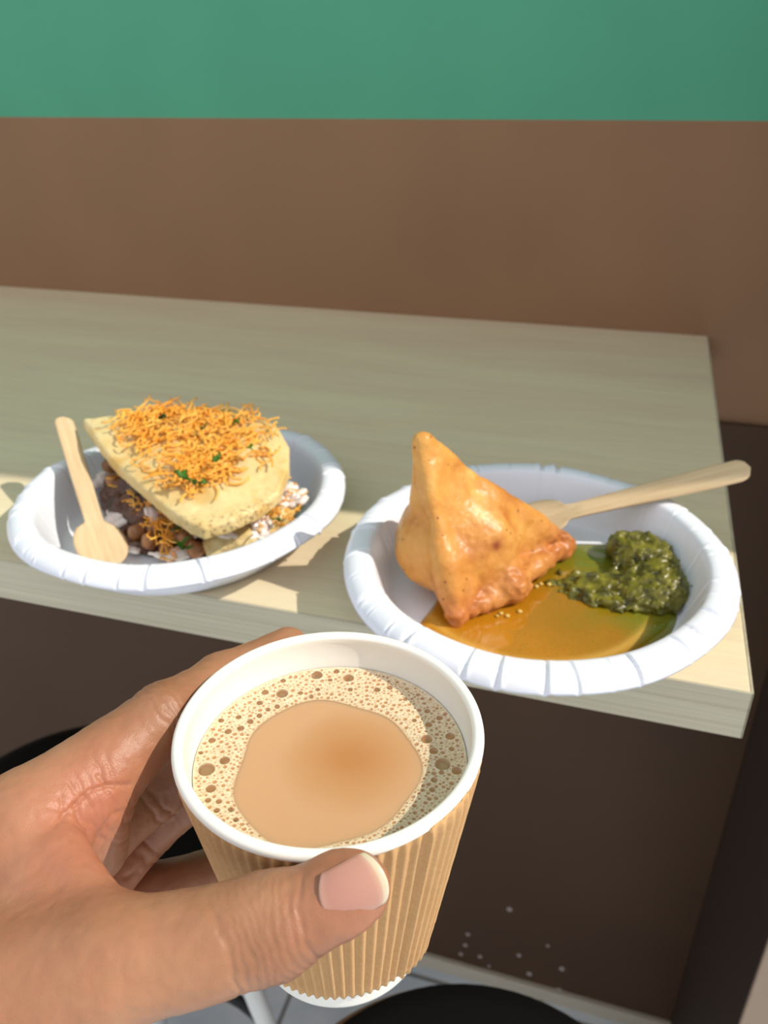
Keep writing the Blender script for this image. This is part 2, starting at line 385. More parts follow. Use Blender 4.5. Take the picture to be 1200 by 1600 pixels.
tag(o, 'lumpy dark green mint chutney on the right side of the samosa plate', 'chutney', kind='stuff')

mt = M('fried_pastry'); co = mt.coord(); n1 = mt.noise(co, 38, 4, .6, .5); n2 = mt.noise(co, 190, 4, .6)
crust = attr(mt, 'crust')
c = mt.ramp(mt.math('ADD', mt.math('MULTIPLY', n1, .8), mt.math('MULTIPLY', n2, .2)), [(.3, lin(178, 108, 44)), (.46, lin(206, 142, 64)), (.6, lin(218, 160, 80)), (.8, lin(228, 180, 106))])
c = mt.mix(crust, c, mt.ramp(n2, [(.3, lin(156, 84, 38)), (.7, lin(200, 124, 66))]))
sp = mt.voro(co, 150); c = mt.mix(mt.math('LESS_THAN', sp, .10), c, lin(140, 84, 30)); c = mt.mix(attr(mt, 'burn'), c, lin(136, 58, 20))
mt.set(color=c, rough=.42, spec=.4, sss=.12, sssr=(1, .5, .2), ssss=.003, coat=.06, coatr=.25); mt.bump(mt.math('ADD', n2, mt.math('MULTIPLY', mt.noise(co, 700, 2), .3)), .3, .0012); m_sam = mt.m
sA, sB = P(712, 966, .007), P(880, 852, .011)
sT = P(658, 690, .085); sG = Vector((-.071, .350, .030)); sL = P(648, 862, .028)+Vector((.008, .006, 0)); sE = P(800, 805, .026)
sM = P(800, 915, .012)
sF = (sT*.30+sA*.30+sB*.22+sL*.18)
def f_sam(p):
    hk = np.clip((sT.z-p[:, 2])/.05, 0, 1)
    d = s_cone(p, sG, sT, .021, .0012)
    d = smin(d, s_ell(p, sG+Vector((-.002, 0, -.003)), .028, .026, .024), .016)
    d = smin(d, s_tri(p, sT, sA, sL, .0026), .005+.016*hk); d = smin(d, s_tri(p, sT, sA, sB, .0026), .005+.013*hk); d = smin(d, s_tri(p, sT, sB, sE, .0026), .005+.010*hk)
    d = smin(d, s_ell(p, sF+fwd*.010, .019, .017, .018), .016)
    d = smin(d, s_cone(p, sG, sL, .02, .016), .014); d = smin(d, s_cone(p, sL, sT, .013, .0015), .010)
    d = smin(d, s_cone(p, sA, sM, .0045, .006), .006); d = smin(d, s_cone(p, sM, sB, .006, .0055), .006); d = smin(d, s_cone(p, sM, sG, .008, .02), .01)
    q = np.minimum(np.linalg.norm(p-V3(sM), axis=1), np.linalg.norm(p-V3(sB), axis=1)); q = np.minimum(q, s_cone(p, sA, sB, 0, 0)+.003)
    e = np.exp(-(q/.012)**2)
    return d-.0017*fnoise(p, 62, 3, 2)-e*.0022*fnoise(p, 230, 4, 2)
def disp_sam(V, N):
    k = [(P(655, 745, .06), .0014, .0012), (P(662, 702, .078), .0022, .0013), (P(668, 760, .06), .0011, .0006), (P(748, 920, .02), .002, .001)]
    d = np.zeros(len(V))
    for c_, r_, h_ in k: 
        j = np.argmin(np.linalg.norm(V-V3(c_), axis=1)); d += h_*np.exp(-(np.linalg.norm(V-V[j], axis=1)/(r_*1.5))**2)
    return d+.00018*fnoise(V, 600, 8, 2)
o, V = sdf_obj('samosa', f_sam, (-.13, .27, -.006), (.0, .43, .10), .001, m_sam, disp=disp_sam)
q = s_cone(V, sA, sB, 0, 0); q = np.minimum(q, np.linalg.norm(V-V3(sM), axis=1)); set_attr(o, 'crust', np.clip(np.exp(-(q/.014)**2)*1.1+.25*fnoise(V, 90, 6), 0, .85))
bp = P(775, 853, .035); j = np.argmin(np.linalg.norm(V-V3(CAM)-((V-V3(CAM))@V3((bp-CAM).normalized()))[:, None]*V3((bp-CAM).normalized()), axis=1)+.02*np.linalg.norm(V-V3(CAM), axis=1))
set_attr(o, 'burn', np.clip(np.exp(-(np.linalg.norm(V-V[j], axis=1)/.0032)**2), 0, 1))
tag(o, 'golden fried samosa with pointed tip standing in curry on the right plate', 'samosa')

m_bub = M('oil_bubble').set(color=lin(214, 180, 90), rough=.04, spec=1, coat=1, coatr=.02).m
bm = bmesh.new()
for x, y in ((783, 958), (793, 962), (812, 955), (838, 916), (845, 912), (858, 913), (777, 962)):
    p = P(x, y, .0050); mm = Matrix.Translation(p)@Matrix.Diagonal((1, 1, .7, 1)); bmesh.ops.create_icosphere(bm, subdivisions=2, radius=R_.uniform(.0008, .0014), matrix=mm)
o = bm_obj('oil_bubbles', bm, m_bub, smooth=True); tag(o, 'tiny clear bubbles in the curry along the samosa crust', 'bubbles', kind='stuff')

# ------------------------------------------------------------------ food on the left plate
mt = M('flatbread'); co = mt.coord(); n1 = mt.noise(co, 30, 4, .6, .3); n2 = mt.noise(co, 520, 4, .6); n3 = mt.noise(co, 60, 2)
c = mt.ramp(n1, [(.3, lin(208, 172, 104)), (.55, lin(222, 198, 140)), (.75, lin(228, 210, 160))])
c = mt.mix(mt.ramp(n3, [(.52, (0, 0, 0, 1)), (.66, (.65, .65, .65, 1))]), c, lin(206, 158, 70))
ch = mt.math('MULTIPLY', attr(mt, 'char'), mt.ramp(n2, [(.52, (0, 0, 0, 1)), (.62, (.75, .75, .75, 1))])); c = mt.mix(ch, c, lin(112, 70, 34))
mt.set(color=c, rough=.5, sss=.12, sssr=(1, .7, .4), ssss=.003); mt.bump(mt.math('ADD', n2, n1), .35, .0012); m_bread = mt.m
def zb(x, y): return float(np.interp(y, [635, 700, 760, 838], [.058, .052, .044, .031]))-.004*max(0, (200-x)/80)
outl = [(128, 656), (160, 650), (205, 640), (260, 635), (330, 636), (392, 647), (432, 663), (452, 688), (452, 722), (436, 760), (402, 794), (362, 818), (318, 833), (296, 822), (268, 800), (243, 775), (215, 748), (183, 720), (152, 690)]
OP = np.array([V3(P(x, y, zb(x, y))) for x, y in outl]); OC = OP.mean(0)
def top_z(x, y):   # best-fit curved top of the bread
    A = np.c_[OP[:, 0], OP[:, 1], np.ones(len(OP))]; k = np.linalg.lstsq(A, OP[:, 2], rcond=None)[0]; return k[0]*x+k[1]*y+k[2]
def in_poly_d(p2, poly):  # signed distance to polygon in the plane
    n = len(poly); d = np.full(len(p2), 1e9); s = np.zeros(len(p2), bool)
    for i in range(n):
        a, b = poly[i], poly[(i+1) % n]; e = b-a; w = p2-a; h = np.clip((w@e)/(e@e), 0, 1); d = np.minimum(d, np.linalg.norm(w-h[:, None]*e, axis=1))
        c_ = ((a[1] > p2[:, 1]) != (b[1] > p2[:, 1])) & (p2[:, 0] < (b[0]-a[0])*(p2[:, 1]-a[1])/(b[1]-a[1]+1e-12)+a[0]); s ^= c_
    return np.where(s, -d, d)
def f_bread(p):
    e = in_poly_d(p[:, :2], OP[:, :2]); zt = top_z(p[:, 0], p[:, 1])+.003*np.clip(-e/.02, 0, 1)-.0008+.0014*fnoise(p*[1, 1, 0], 45, 9, 2)
    return smax(e+.0003, np.abs(p[:, 2]-(zt-.0038))-.0038, .0025)
o, V = sdf_obj('flatbread', f_bread, (-.34, .29, .0), (-.15, .45, .075), .001, m_bread, disp=lambda V, N: .0003*fnoise(V, 300, 2, 2))
e = in_poly_d(V[:, :2], OP[:, :2]); rr = np.exp(-((V[:, 0]-OP[11, 0])**2+(V[:, 1]-OP[11, 1])**2)/.025**2)
set_attr(o, 'char', np.clip(np.exp(-(e/.005)**2)*rr*1.3, 0, 1))
tag(o, 'half-moon toasted flatbread lying over chickpeas on the left plate', 'flatbread')
# second, lower piece of bread peeping out at the front
lowp = [P(322, 868, .010), P(345, 845, .014), P(400, 820, .016), P(452, 790, .016), P(440, 815, .012), P(410, 840, .010), P(372, 862, .009), P(340, 872, .008)]
c0_ = sum(lowp, Vector())/8
def f_low(p):
    d = s_cone(p, P(335, 856, .010), P(380, 846, .011), .0065, .008); d = smin(d, s_cone(p, P(380, 846, .011), P(432, 812, .012), .008, .0075), .005)
    d = smin(d, s_cone(p, P(432, 812, .012), P(462, 785, .014), .0075, .006), .005)
    return d-.0012*fnoise(p, 150, 3, 2)
o, V = sdf_obj('flatbread', f_low, (-.24, .29, -.002), (-.13, .41, .04), .001, m_bread); set_attr(o, 'char', np.clip(.5*fnoise(V, 120, 3)+.2, 0, 1))
tag(o, 'lower torn piece of flatbread peeping out under the half-moon bread', 'flatbread')

mt = M('chickpea_masala'); co = mt.coord(); n1 = mt.noise(co, 90, 4)
mt.set(color=mt.ramp(n1, [(.3, lin(52, 24, 12)), (.6, lin(96, 52, 26)), (.8, lin(140, 84, 44))]), rough=.25, spec=.5); mt.bump(mt.noise(co, 300, 4), .6, .0015); m_mas = mt.m
def f_mas(p):
    d = s_ell(p, (-.235, .372, .012), .058, .036, .026); d = smin(d, s_ell(p, P(400, 790, .008), .022, .020, .012), .01)
    d = smin(d, s_ell(p, P(250, 845, .004), .028, .014, .006), .008); d = smin(d, s_ell(p, P(215, 790, .008), .014, .016, .008), .01); d = smax(d, .0025-p[:, 2], .002)
    zt = top_z(p[:, 0], p[:, 1])-.0070
    return smax(d-.0022*fnoise(p, 170, 5, 2), p[:, 2]-zt, .002)
o, _ = sdf_obj('chickpea_masala', f_mas, (-.31, .29, -.004), (-.14, .43, .05), .0012, m_mas)
tag(o, 'dark brown spiced masala heaped under the half-moon bread', 'masala', kind='stuff')

def blob_mesh(seed, sub=3, rx=1, ry=1, rz=1, n=.12, s=1.3):
    bm = bmesh.new(); bmesh.ops.create_icosphere(bm, subdivisions=sub, radius=1)
    for v in bm.verts: v.co = Vector((v.co.x*rx, v.co.y*ry, v.co.z*rz))*(1+n*noise.noise(v.co*s+Vector((seed*7.1, 0, 0))))
    return bm
mt = M('chickpea'); co = mt.coord(); mt.set(color=mt.ramp(mt.noise(co, 160, 3), [(.3, lin(122, 74, 42)), (.7, lin(180, 124, 78))]), rough=.28, sss=.15, sssr=(1, .5, .3), ssss=.002); m_cp = mt.m
peas = [(178, 752, .024, 'by the spoon neck'), (190, 732, .026, ''), (213, 832, .010, ''), (234, 846, .010, ''), (306, 860, .010, ''), (256, 812, .018, ''), (276, 834, .014, ''), (200, 770, .020, ''), (290, 842, .014, ''),
        (244, 826, .013, ''), (262, 858, .008, ''), (222, 806, .016, ''), (172, 728, .026, ''), (240, 786, .023, '')]
pm = None
for i, (x, y, z, _) in enumerate(peas):
    bm = blob_mesh(i, 3, 1, .93, .95, .1)
    for v in bm.verts:
        if v.co.x > .75: v.co.x += .22*(v.co.x-.75)/.25
        v.co *= .0050
    o = bm_obj('chickpea', bm, m_cp, smooth=True); o.location = P(x, y, z); o.rotation_euler = (R_.uniform(0, 6), R_.uniform(0, 6), R_.uniform(0, 6))
    lb = ['brown chickpea half hidden behind the wooden spoon neck', 'brown chickpea highest at the left, close under the flatbread edge', 'brown chickpea just right of the round spoon head', 'brown chickpea below and right of the one beside the spoon head', 'rightmost brown chickpea, against the front rim beside the lower bread', 'brown chickpea under the middle of the flatbread straight edge', 'brown chickpea in the thick of the front filling, left of the onion sliver', 'dark chickpea above the large pale onion piece', 'brown chickpea directly above the rightmost one, under the bread corner', 'brown chickpea among the hanging sev strands', 'lowest brown chickpea, touching the front rim left of the onion sliver', 'brown chickpea right of the large pale onion piece', 'leftmost brown chickpea, beside the translucent onion layer', 'brown chickpea tucked deepest under the flatbread, above the hanging sev'][i]
    tag(o, lb, 'chickpea', 'chickpeas on the left plate')
mt = M('raw_onion'); co = mt.coord(); mt.set(color=mt.ramp(mt.noise(co, 90, 2), [(.35, lin(228, 206, 200)), (.6, lin(242, 232, 222))]), rough=.25, sss=.15, sssr=(1, .9, .9), ssss=.004, spec=.6); m_on = mt.m
on = [(187, 806, .013, .0090, .0062), (282, 864, .009, .0075, .0035), (152, 716, .018, .0080, .011), (240, 800, .023, .005, .004), (408, 816, .020, .0075, .0048), (392, 833, .016, .0070, .0045), (448, 768, .024, .0062, .0050),
      (462, 778, .020, .0062, .0060), (436, 782, .022, .0055, .0045), (352, 832, .021, .0060, .0034), (205, 858, .006, .007, .003), (250, 868, .007, .005, .003), (165, 745, .016, .006, .008), (300, 838, .014, .004, .003)]
lab = {0: 'large pale onion piece beside the spoon head', 1: 'white onion sliver at the front rim of the chickpea plate', 2: 'translucent onion layer standing near the spoon handle'}
for i, (x, y, z, a, b) in enumerate(on):
    bm = bmesh.new(); bmesh.ops.create_cube(bm, size=2)
    bmesh.ops.bevel(bm, geom=bm.edges[:], offset=.5, segments=2, affect='EDGES'); bmesh.ops.subdivide_edges(bm, edges=bm.edges[:], cuts=1, use_grid_fill=True)
    for v in bm.verts:
        x_, y_, z_ = v.co; z_ = z_*.55-.35*x_*x_; v.co = 1.2*Vector((x_*a, y_*b*1.1, z_*b*.8))*(1+.12*noise.noise(v.co*1.4+Vector((i*3, 0, 0))))
    bmesh.ops.smooth_vert(bm, verts=bm.verts[:], factor=.5, use_axis_x=True, use_axis_y=True, use_axis_z=True)
    o = bm_obj('onion_piece', bm, m_on, smooth=True); o.location = P(x, y, z); o.rotation_euler = (R_.uniform(-.5, .5), R_.uniform(-.5, .5), R_.uniform(0, 3))
    tag(o, ['large pale onion piece beside the spoon head', 'white onion sliver at the front rim of the chickpea plate', 'translucent onion layer standing near the spoon handle', 'small onion bit under the flatbread edge above the hanging sev', 'white onion piece right of the lower bread, under the bread corner', 'white onion piece lying on the lower bread close to the rim', 'pinkish onion piece at the far right of the filling, upper of two', 'rightmost white onion piece, next to the shaded plate wall', 'onion piece between the flatbread edge and the two far right ones', 'thin onion bit wedged between the flatbread corner and the lower bread', 'flat onion piece right under the spoon head on the plate floor', 'small onion piece at the front rim, below the hanging sev', 'small onion piece behind the spoon neck in the shade', 'tiny onion bit beside the flatbread front corner'][i], 'onion', 'chopped onion on the left plate')
mt = M('sev'); co = mt.coord(); mt.set(color=mt.ramp(mt.noise(co, 70, 2), [(.3, lin(240, 156, 40)), (.7, lin(252, 190, 84))]), rough=.45, sss=.3, sssr=(1, .6, .2), ssss=.002); m_sev = mt.m
_A = np.c_[OP[:, 0], OP[:, 1], np.ones(len(OP))]; _K = np.linalg.lstsq(_A, OP[:, 2], rcond=None)[0]
def strand(bm, c, r=.0006, L=.012, flat=1.0, slope=False):
    a = R_.uniform(0, 6.28); d = Vector((math.cos(a), math.sin(a), R_.uniform(-.25, .25)*flat)); pts = []; p = Vector(c); n = 10
    k = R_.choice((-1, 1))*R_.uniform(.3, 4.2)/n; k2 = R_.uniform(-.25, .25); kz = R_.uniform(-.9, .9)/n
    for i in range(n):
        pts.append(p.copy()); st = d.normalized()*L/n
        if slope: st.z += _K[0]*st.x+_K[1]*st.y
        p = p+st; d = Matrix.Rotation(k+k2*math.sin(i), 3, 'Z')@d; d.z += kz*flat
    tube(bm, pts, r, 6)
bm = bmesh.new()
def tz(x, y): return float(top_z(x, y))+.0024
cnt = 0
SC = [(325, 700, 82, 46), (235, 670, 60, 24), (305, 738, 50, 30), (350, 665, 70, 26), (260, 650, 70, 12)]
while cnt < 760:
    x, y, sx, sy = R_.choice(SC[:1]*4+SC[1:4]*2+SC[4:]); px, py = x+R_.gauss(0, .5)*sx, y+R_.gauss(0, .5)*sy
    p = P(px, py, zb(px, py)); e = in_poly_d(np.array([[p.x, p.y]]), OP[:, :2])[0]
    if e > -.004: continue
    lay = R_.random()**1.6*.0036; strand(bm, (p.x, p.y, tz(p.x, p.y)+.0004+lay), L=R_.uniform(.006, .017), flat=.22, r=R_.uniform(.00042, .0006), slope=True); cnt += 1
o = bm_obj('sev_topping', bm, m_sev, smooth=True); tag(o, 'crisp orange sev noodles strewn over the half-moon flatbread', 'sev', kind='stuff')
bm = bmesh.new()
for (x, y, z, n_, s_) in ((213, 778, .024, 26, 12), (244, 812, .022, 22, 12), (262, 838, .017, 16, 10), (258, 868, .008, 12, 9), (440, 790, .022, 26, 18), (425, 808, .02, 14, 14), (195, 745, .026, 6, 8), (455, 765, .024, 8, 8)):
    for _ in range(n_):
        p = P(x+R_.gauss(0, s_), y+R_.gauss(0, s_), z+R_.uniform(-.002, .004)); strand(bm, p, L=R_.uniform(.005, .012), r=.00045)
for (x0, y0, z0, x1, y1, z1) in ((268, 812, .024, 250, 862, .011), (248, 808, .024, 262, 866, .01), (240, 812, .02, 245, 850, .012)):
    a, b = P(x0, y0, z0), P(x1, y1, z1); tube(bm, [a.lerp(b, k/5)+Vector((0, 0, .001*math.sin(k))) for k in range(6)], .0005, 6)
o = bm_obj('sev_filling', bm, m_sev, smooth=True); tag(o, 'orange sev noodles tangled in the filling beneath the flatbread', 'sev', kind='stuff')
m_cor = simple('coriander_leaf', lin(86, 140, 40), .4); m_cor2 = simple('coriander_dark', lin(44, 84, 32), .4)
cor = [(286, 742, .053, 12, .0062), (303, 750, .049, 10, .0050), (316, 755, .047, 9, .0042), (256, 653, .0625, 10, .0058), (390, 700, .0585, 8, .0042), (340, 716, .0565, 8, .0048), (318, 668, .0605, 9, .005), (205, 742, .0275, 11, .006), (282, 848, .020, 12, .0062),
       (290, 856, .016, 9, .0045), (412, 800, .027, 9, .0045), (432, 812, .023, 8, .004), (276, 826, .021, 7, .004), (368, 660, .0605, 8, .004)]
for i, (x, y, z, _, s) in enumerate(cor):
    bm = bmesh.new(); n = 30; vs_ = []
    for k in range(n):
        a = 2*math.pi*k/n; r = s*(.62+.25*math.cos(3*a)+.14*math.cos(9*a+i)); q = Vector((r*math.cos(a), r*.7*math.sin(a), 0)); q.z = .0012*math.sin(a*2+i)+.5*q.x*q.x/s; vs_.append(q)
    ring = [bm.verts.new(q) for q in vs_]; mid = [bm.verts.new(q*.5+Vector((0, 0, .0003))) for q in vs_]; c_ = bm.verts.new((0, 0, .0001))
    for k in range(n): k2 = (k+1) % n; bm.faces.new((ring[k], ring[k2], mid[k2], mid[k])); bm.faces.new((mid[k], mid[k2], c_))
    r_ = bmesh.ops.solidify(bm, geom=bm.faces[:], thickness=.0003)
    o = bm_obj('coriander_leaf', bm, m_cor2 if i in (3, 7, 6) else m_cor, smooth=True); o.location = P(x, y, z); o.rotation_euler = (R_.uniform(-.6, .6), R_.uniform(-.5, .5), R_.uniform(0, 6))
    tag(o, ['largest coriander leaf on the sev, left one of the front cluster', 'coriander leaf in the middle of the front cluster on the sev', 'rightmost coriander leaf of the front cluster on the sev', 'dark coriander leaf at the far left top of the sev', 'coriander leaf at the right edge of the sev topping', 'coriander leaf in the centre of the sev topping', 'coriander leaf at the far top of the sev, in the shade', 'dark coriander leaf beneath the flatbread, nearest the spoon', 'largest coriander leaf in the filling, above the front onion sliver', 'coriander leaf just left of the rightmost chickpea', 'coriander leaf on the right filling, upper one by the lower bread', 'coriander leaf near the right plate wall on the lower bread', 'small coriander leaf under the flatbread edge above the largest filling leaf', 'coriander leaf at the upper right of the sev topping'][i], 'herb leaf', 'chopped coriander leaves')

# ------------------------------------------------------------------ tea cup
CC = Vector((-.0596, .1406, .0165)); CH = .0786; RT, RBm = .0372, .0245
def rz(z): return RBm+(RT-RBm)*z/CH
cup = empty('paper_cup', CC); tag(cup, 'white paper cup in a ribbed brown cardboard sleeve held by the hand', 'cup')
mt = M('cup_paper'); co = mt.coord(); n_ = mt.noise(co, 230, 2); st = mt.ramp(n_, [(.79, (0, 0, 0, 1)), (.81, (1, 1, 1, 1))])
mt.set(color=mt.mix(st, lin(240, 236, 226), lin(226, 204, 160)), rough=.42, sss=.12, sssr=(1, .9, .7), ssss=.004); mt.bump(mt.noise(co, 900, 3), .08, .0003); m_cup = mt.m
pr = [(.001, .006), (.0225, .006), (.0238, .0045), (.0240, .0), (.0246, -.0003), (RBm+.0002, .0004)]
pr += [(rz(z), z) for z in np.linspace(.004, CH-.003, 16)]
for k in range(11):
    a = math.radians(-75+k*25); pr.append((RT-.0001+.0015*math.cos(a), CH-.0016+.0016*math.sin(a)))
pr += [(rz(z)-.0006, z) for z in np.linspace(CH-.003, .008, 14)]+[(.023, .007), (.001, .007)]
o = lathe('cup_body', pr, m_cup, cup, n=160)
# ribbed sleeve
mt = M('kraft_cardboard'); co = mt.coord(); n1 = mt.noise(co, 700, 4, .7); n2 = mt.noise(co, 60, 3)
c = mt.mix(.4, mt.ramp(n1, [(.3, lin(186, 142, 92)), (.7, lin(206, 164, 112))]), mt.ramp(n2, [(.3, lin(194, 150, 98)), (.7, lin(204, 160, 106))]))
mt.set(color=c, rough=.8); mt.bump(n1, .2, .0002); m_kraft = mt.m
NR = 74; n = NR*10; vs, fs = [], []; zr = list(np.linspace(.0088, CH-.0014, 40)); L = len(zr)
seam = math.radians(-35)
for layer in (0, 1):
    for z in zr:
        for k in range(n):
            a = 2*math.pi*k/n; w = math.cos(a*NR); rb_ = (.00046*w if layer == 0 else .00044*w-.0007)*(.7 if z < zr[2] else 1)
            edge = .00005*w+.0003*noise.noise(Vector((a*6, z*3, 0))) if z == zr[0] else 0
            ds = (a-seam+math.pi) % (2*math.pi)-math.pi; sr = .0009 if 0 < ds < .35 else 0
            tap = max(0, 1-(zr[-1]-z)/.003); r = rz(z)+.0015-.0005*tap+rb_*(1-.6*tap)*1.15+sr+.00008*noise.noise(Vector((a*20, z*200, 1))); vs.append((r*math.cos(a), r*math.sin(a), z-edge))
for k in range(n):
    k2 = (k+1) % n
    for j in range(L-1):
        fs.append((j*n+k, j*n+k2, (j+1)*n+k2, (j+1)*n+k)); b = L*n; fs.append((b+j*n+k, b+(j+1)*n+k, b+(j+1)*n+k2, b+j*n+k2))
    fs.append((k, L*n+k, L*n+k2, k2)); j = L-1; fs.append((j*n+k, j*n+k2, L*n+j*n+k2, L*n+j*n+k))
mesh_obj('cardboard_sleeve', vs, fs, m_kraft, cup)

# tea with its foam
TZ = CH-.0118; TRD = rz(TZ)-.00045
tea = empty('milk_tea', CC+Vector((0, 0, TZ))); tag(tea, 'milky brown tea with a ring of frothy bubbles filling the paper cup', 'tea')
mt = M('milk_tea'); co = mt.coord(); n1 = mt.noise(co, 40, 2)
vd = mt.n('ShaderNodeVectorMath', operation='DISTANCE'); mt.l(mt.coord(), vd.inputs[0]); vd.inputs[1].default_value = (.0045, .0010, 0)
ds_ = mt.math('ADD', mt.math('MULTIPLY', vd.outputs['Value'], 45), mt.math('MULTIPLY', n1, .3))
mt.set(color=mt.ramp(ds_, [(.25, lin(184, 128, 78)), (.75, lin(194, 146, 102)), (1, lin(200, 156, 116))]), rough=.10, spec=.5, sss=.6, sssr=(1, .7, .4), ssss=.006); m_tea = mt.m
lathe('tea_surface', [(.00001, 0), (.012, 0), (.024, 0), (TRD-.0004, 0.0), (TRD+.0002, .0006), (TRD-.0004, -.004), (.00001, -.006)], m_tea, tea, n=120)
def tp(x, y): p = P(x, y, CC.z+TZ); return Vector((p.x-CC.x, p.y-CC.y))
a_, b_, c_ = tp(371, 1200), tp(535, 1100), tp(652, 1195)
A2 = np.array([[2*(b_.x-a_.x), 2*(b_.y-a_.y)], [2*(c_.x-a_.x), 2*(c_.y-a_.y)]]); B2 = np.array([b_.x**2+b_.y**2-a_.x**2-a_.y**2, c_.x**2+c_.y**2-a_.x**2-a_.y**2])
fc = np.linalg.solve(A2, B2); fr = math.hypot(a_.x-fc[0], a_.y-fc[1])
fcx, fcy = float(fc[0]), float(fc[1])
def clear(x, y):    # signed distance outward from the clear pool in the foam
    a = math.atan2(y-fcy, x-fcx); return math.hypot(x-fcx, (y-fcy)*(.92 if y < fcy else 1))-fr*(1+.03*math.sin(3*a+1)+.02*math.sin(7*a)+.05*math.exp(-((a-2.4)/.5)**2))
FR = random.Random(11); bubs = []; cell = {}; cs = .003
def try_bub(x, y, r, gap):
    if math.hypot(x, y) > TRD-r-.0004 or clear(x, y) < r+.0001: return False
    ix, iy = int(x//cs), int(y//cs)
    for i in (-1, 0, 1):
        for j in (-1, 0, 1):
            for (bx, by, br_) in cell.get((ix+i, iy+j), ()):
                if math.hypot(x-bx, y-by) < r+br_+gap: return False
    bubs.append((x, y, r)); cell.setdefault((ix, iy), []).append((x, y, r)); return True
named = [(567, 218, 24), (677, 228, 22), (447, 282, 24), (490, 312, 16), (388, 277, 15), (369, 314, 13), (336, 378, 13), (303, 402, 14), (260, 413, 14), (185, 546, 30), (248, 514, 19), (200, 612, 18), (204, 444, 14), (635, 205, 13), (776, 268, 14), (820, 260, 13),
         (948, 440, 22), (1004, 527, 28), (972, 480, 17), (1030, 430, 18), (955, 389, 14), (993, 366, 13), (1052, 550, 18), (950, 342, 12), (570, 267, 10), (683, 267, 11), (510, 279, 11), (548, 289, 10), (296, 363, 12), (235, 375, 12), (165, 488, 10), (190, 652, 11), (228, 656, 11), (271, 682, 11),
         (220, 687, 11), (288, 718, 10), (874, 300, 10), (905, 374, 10), (974, 581, 12), (968, 615, 11), (1000, 555, 10), (1035, 473, 11), (430, 325, 11), (398, 336, 10), (368, 357, 11), (613, 234, 10), (906, 265, 11), (486, 218, 12), (450, 237, 12), (541, 186, 10), (770, 200, 10), (830, 226, 10)]
for (zx, zy, zr_) in named:
    q = tp(240+zx*.45, 960+zy*.45); try_bub(q.x, q.y, zr_*.45*.000155, 0)
nbig = len(bubs)
for r_lo, r_hi, tries in ((.00045, .0007, 1500), (.00028, .00045, 7000), (.00016, .00028, 22000)):
    for _ in range(tries):
        a = FR.uniform(0, 6.2832); d = TRD*math.sqrt(FR.random()); try_bub(d*math.cos(a), d*math.sin(a), FR.uniform(r_lo, r_hi), .00012 if r_lo > .0003 else .00007)
B = np.array(bubs)
g = .00018; ax_ = np.arange(-TRD, TRD+g, g); GX, GY = np.meshgrid(ax_, ax_, indexing='ij')
hm = np.zeros_like(GX); pop = np.zeros_like(GX)
for (x, y, r) in bubs:
    i0, i1 = np.searchsorted(ax_, [x-r*1.5, x+r*1.5]); j0, j1 = np.searchsorted(ax_, [y-r*1.5, y+r*1.5])
    d = np.hypot(GX[i0:i1, j0:j1]-x, GY[i0:i1, j0:j1]-y)/r
    hm[i0:i1, j0:j1] += np.where(d < 1, -.42*r*np.sqrt(np.clip(1-d*d, 0, 1)), .10*r*np.exp(-((d-1.08)/.16)**2))
    pop[i0:i1, j0:j1] = np.maximum(pop[i0:i1, j0:j1], np.clip((1.02-d)/.22, 0, 1)*min(1, r/.00042))
cl = np.vectorize(clear)(GX, GY); rr = np.hypot(GX, GY)
keep = (cl > 0) & (rr < TRD-.00005)
Zf = .00003+.0006*np.clip(cl/.0030, 0, 1)+hm+.0005*np.exp(-((TRD-rr)/.0012)**2)
vid = -np.ones(GX.shape, int); idx = np.argwhere(keep); vid[keep] = np.arange(len(idx))
vs = np.c_[GX[keep], GY[keep], Zf[keep]]
q = np.stack([vid[:-1, :-1], vid[1:, :-1], vid[1:, 1:], vid[:-1, 1:]], -1).reshape(-1, 4); q = q[(q >= 0).all(1)]
mt = M('tea_froth'); n1 = mt.noise(mt.coord(), 1500, 2)
c = mt.mix(attr(mt, 'pop'), mt.ramp(n1, [(.35, lin(216, 192, 156)), (.7, lin(232, 212, 180))]), lin(184, 136, 90)); mt.set(color=c, rough=.16, spec=.6, sss=.25, sssr=(1, .8, .5), ssss=.002); m_foam = mt.m
o = mesh_obj('foam_ring', vs.tolist(), q.tolist(), m_foam, tea); set_attr(o, 'pop', np.maximum(pop, .9*np.exp(-(np.clip(cl, 0, 1)/.0005)**1.5))[keep]); o['kind'] = 'stuff'
m_dome = M('bubble_film').set(color=(1, .97, .9, 1), rough=.02, trans=1.0, ior=1.12, spec=.8).m
bm = bmesh.new(); bmesh.ops.create_icosphere(bm, subdivisions=3, radius=1)
dm = bpy.data.meshes.new('bubble'); bm.to_mesh(dm); bm.free(); dm.materials.append(m_dome); dm.polygons.foreach_set('use_smooth', [True]*len(dm.polygons))
for (x, y, r) in bubs[:nbig]:
    o = bpy.data.objects.new('bubble', dm); COL.objects.link(o); o.parent = tea; o.location = (x, y, .0006); o.scale = (r*.97, r*.97, r*.62)

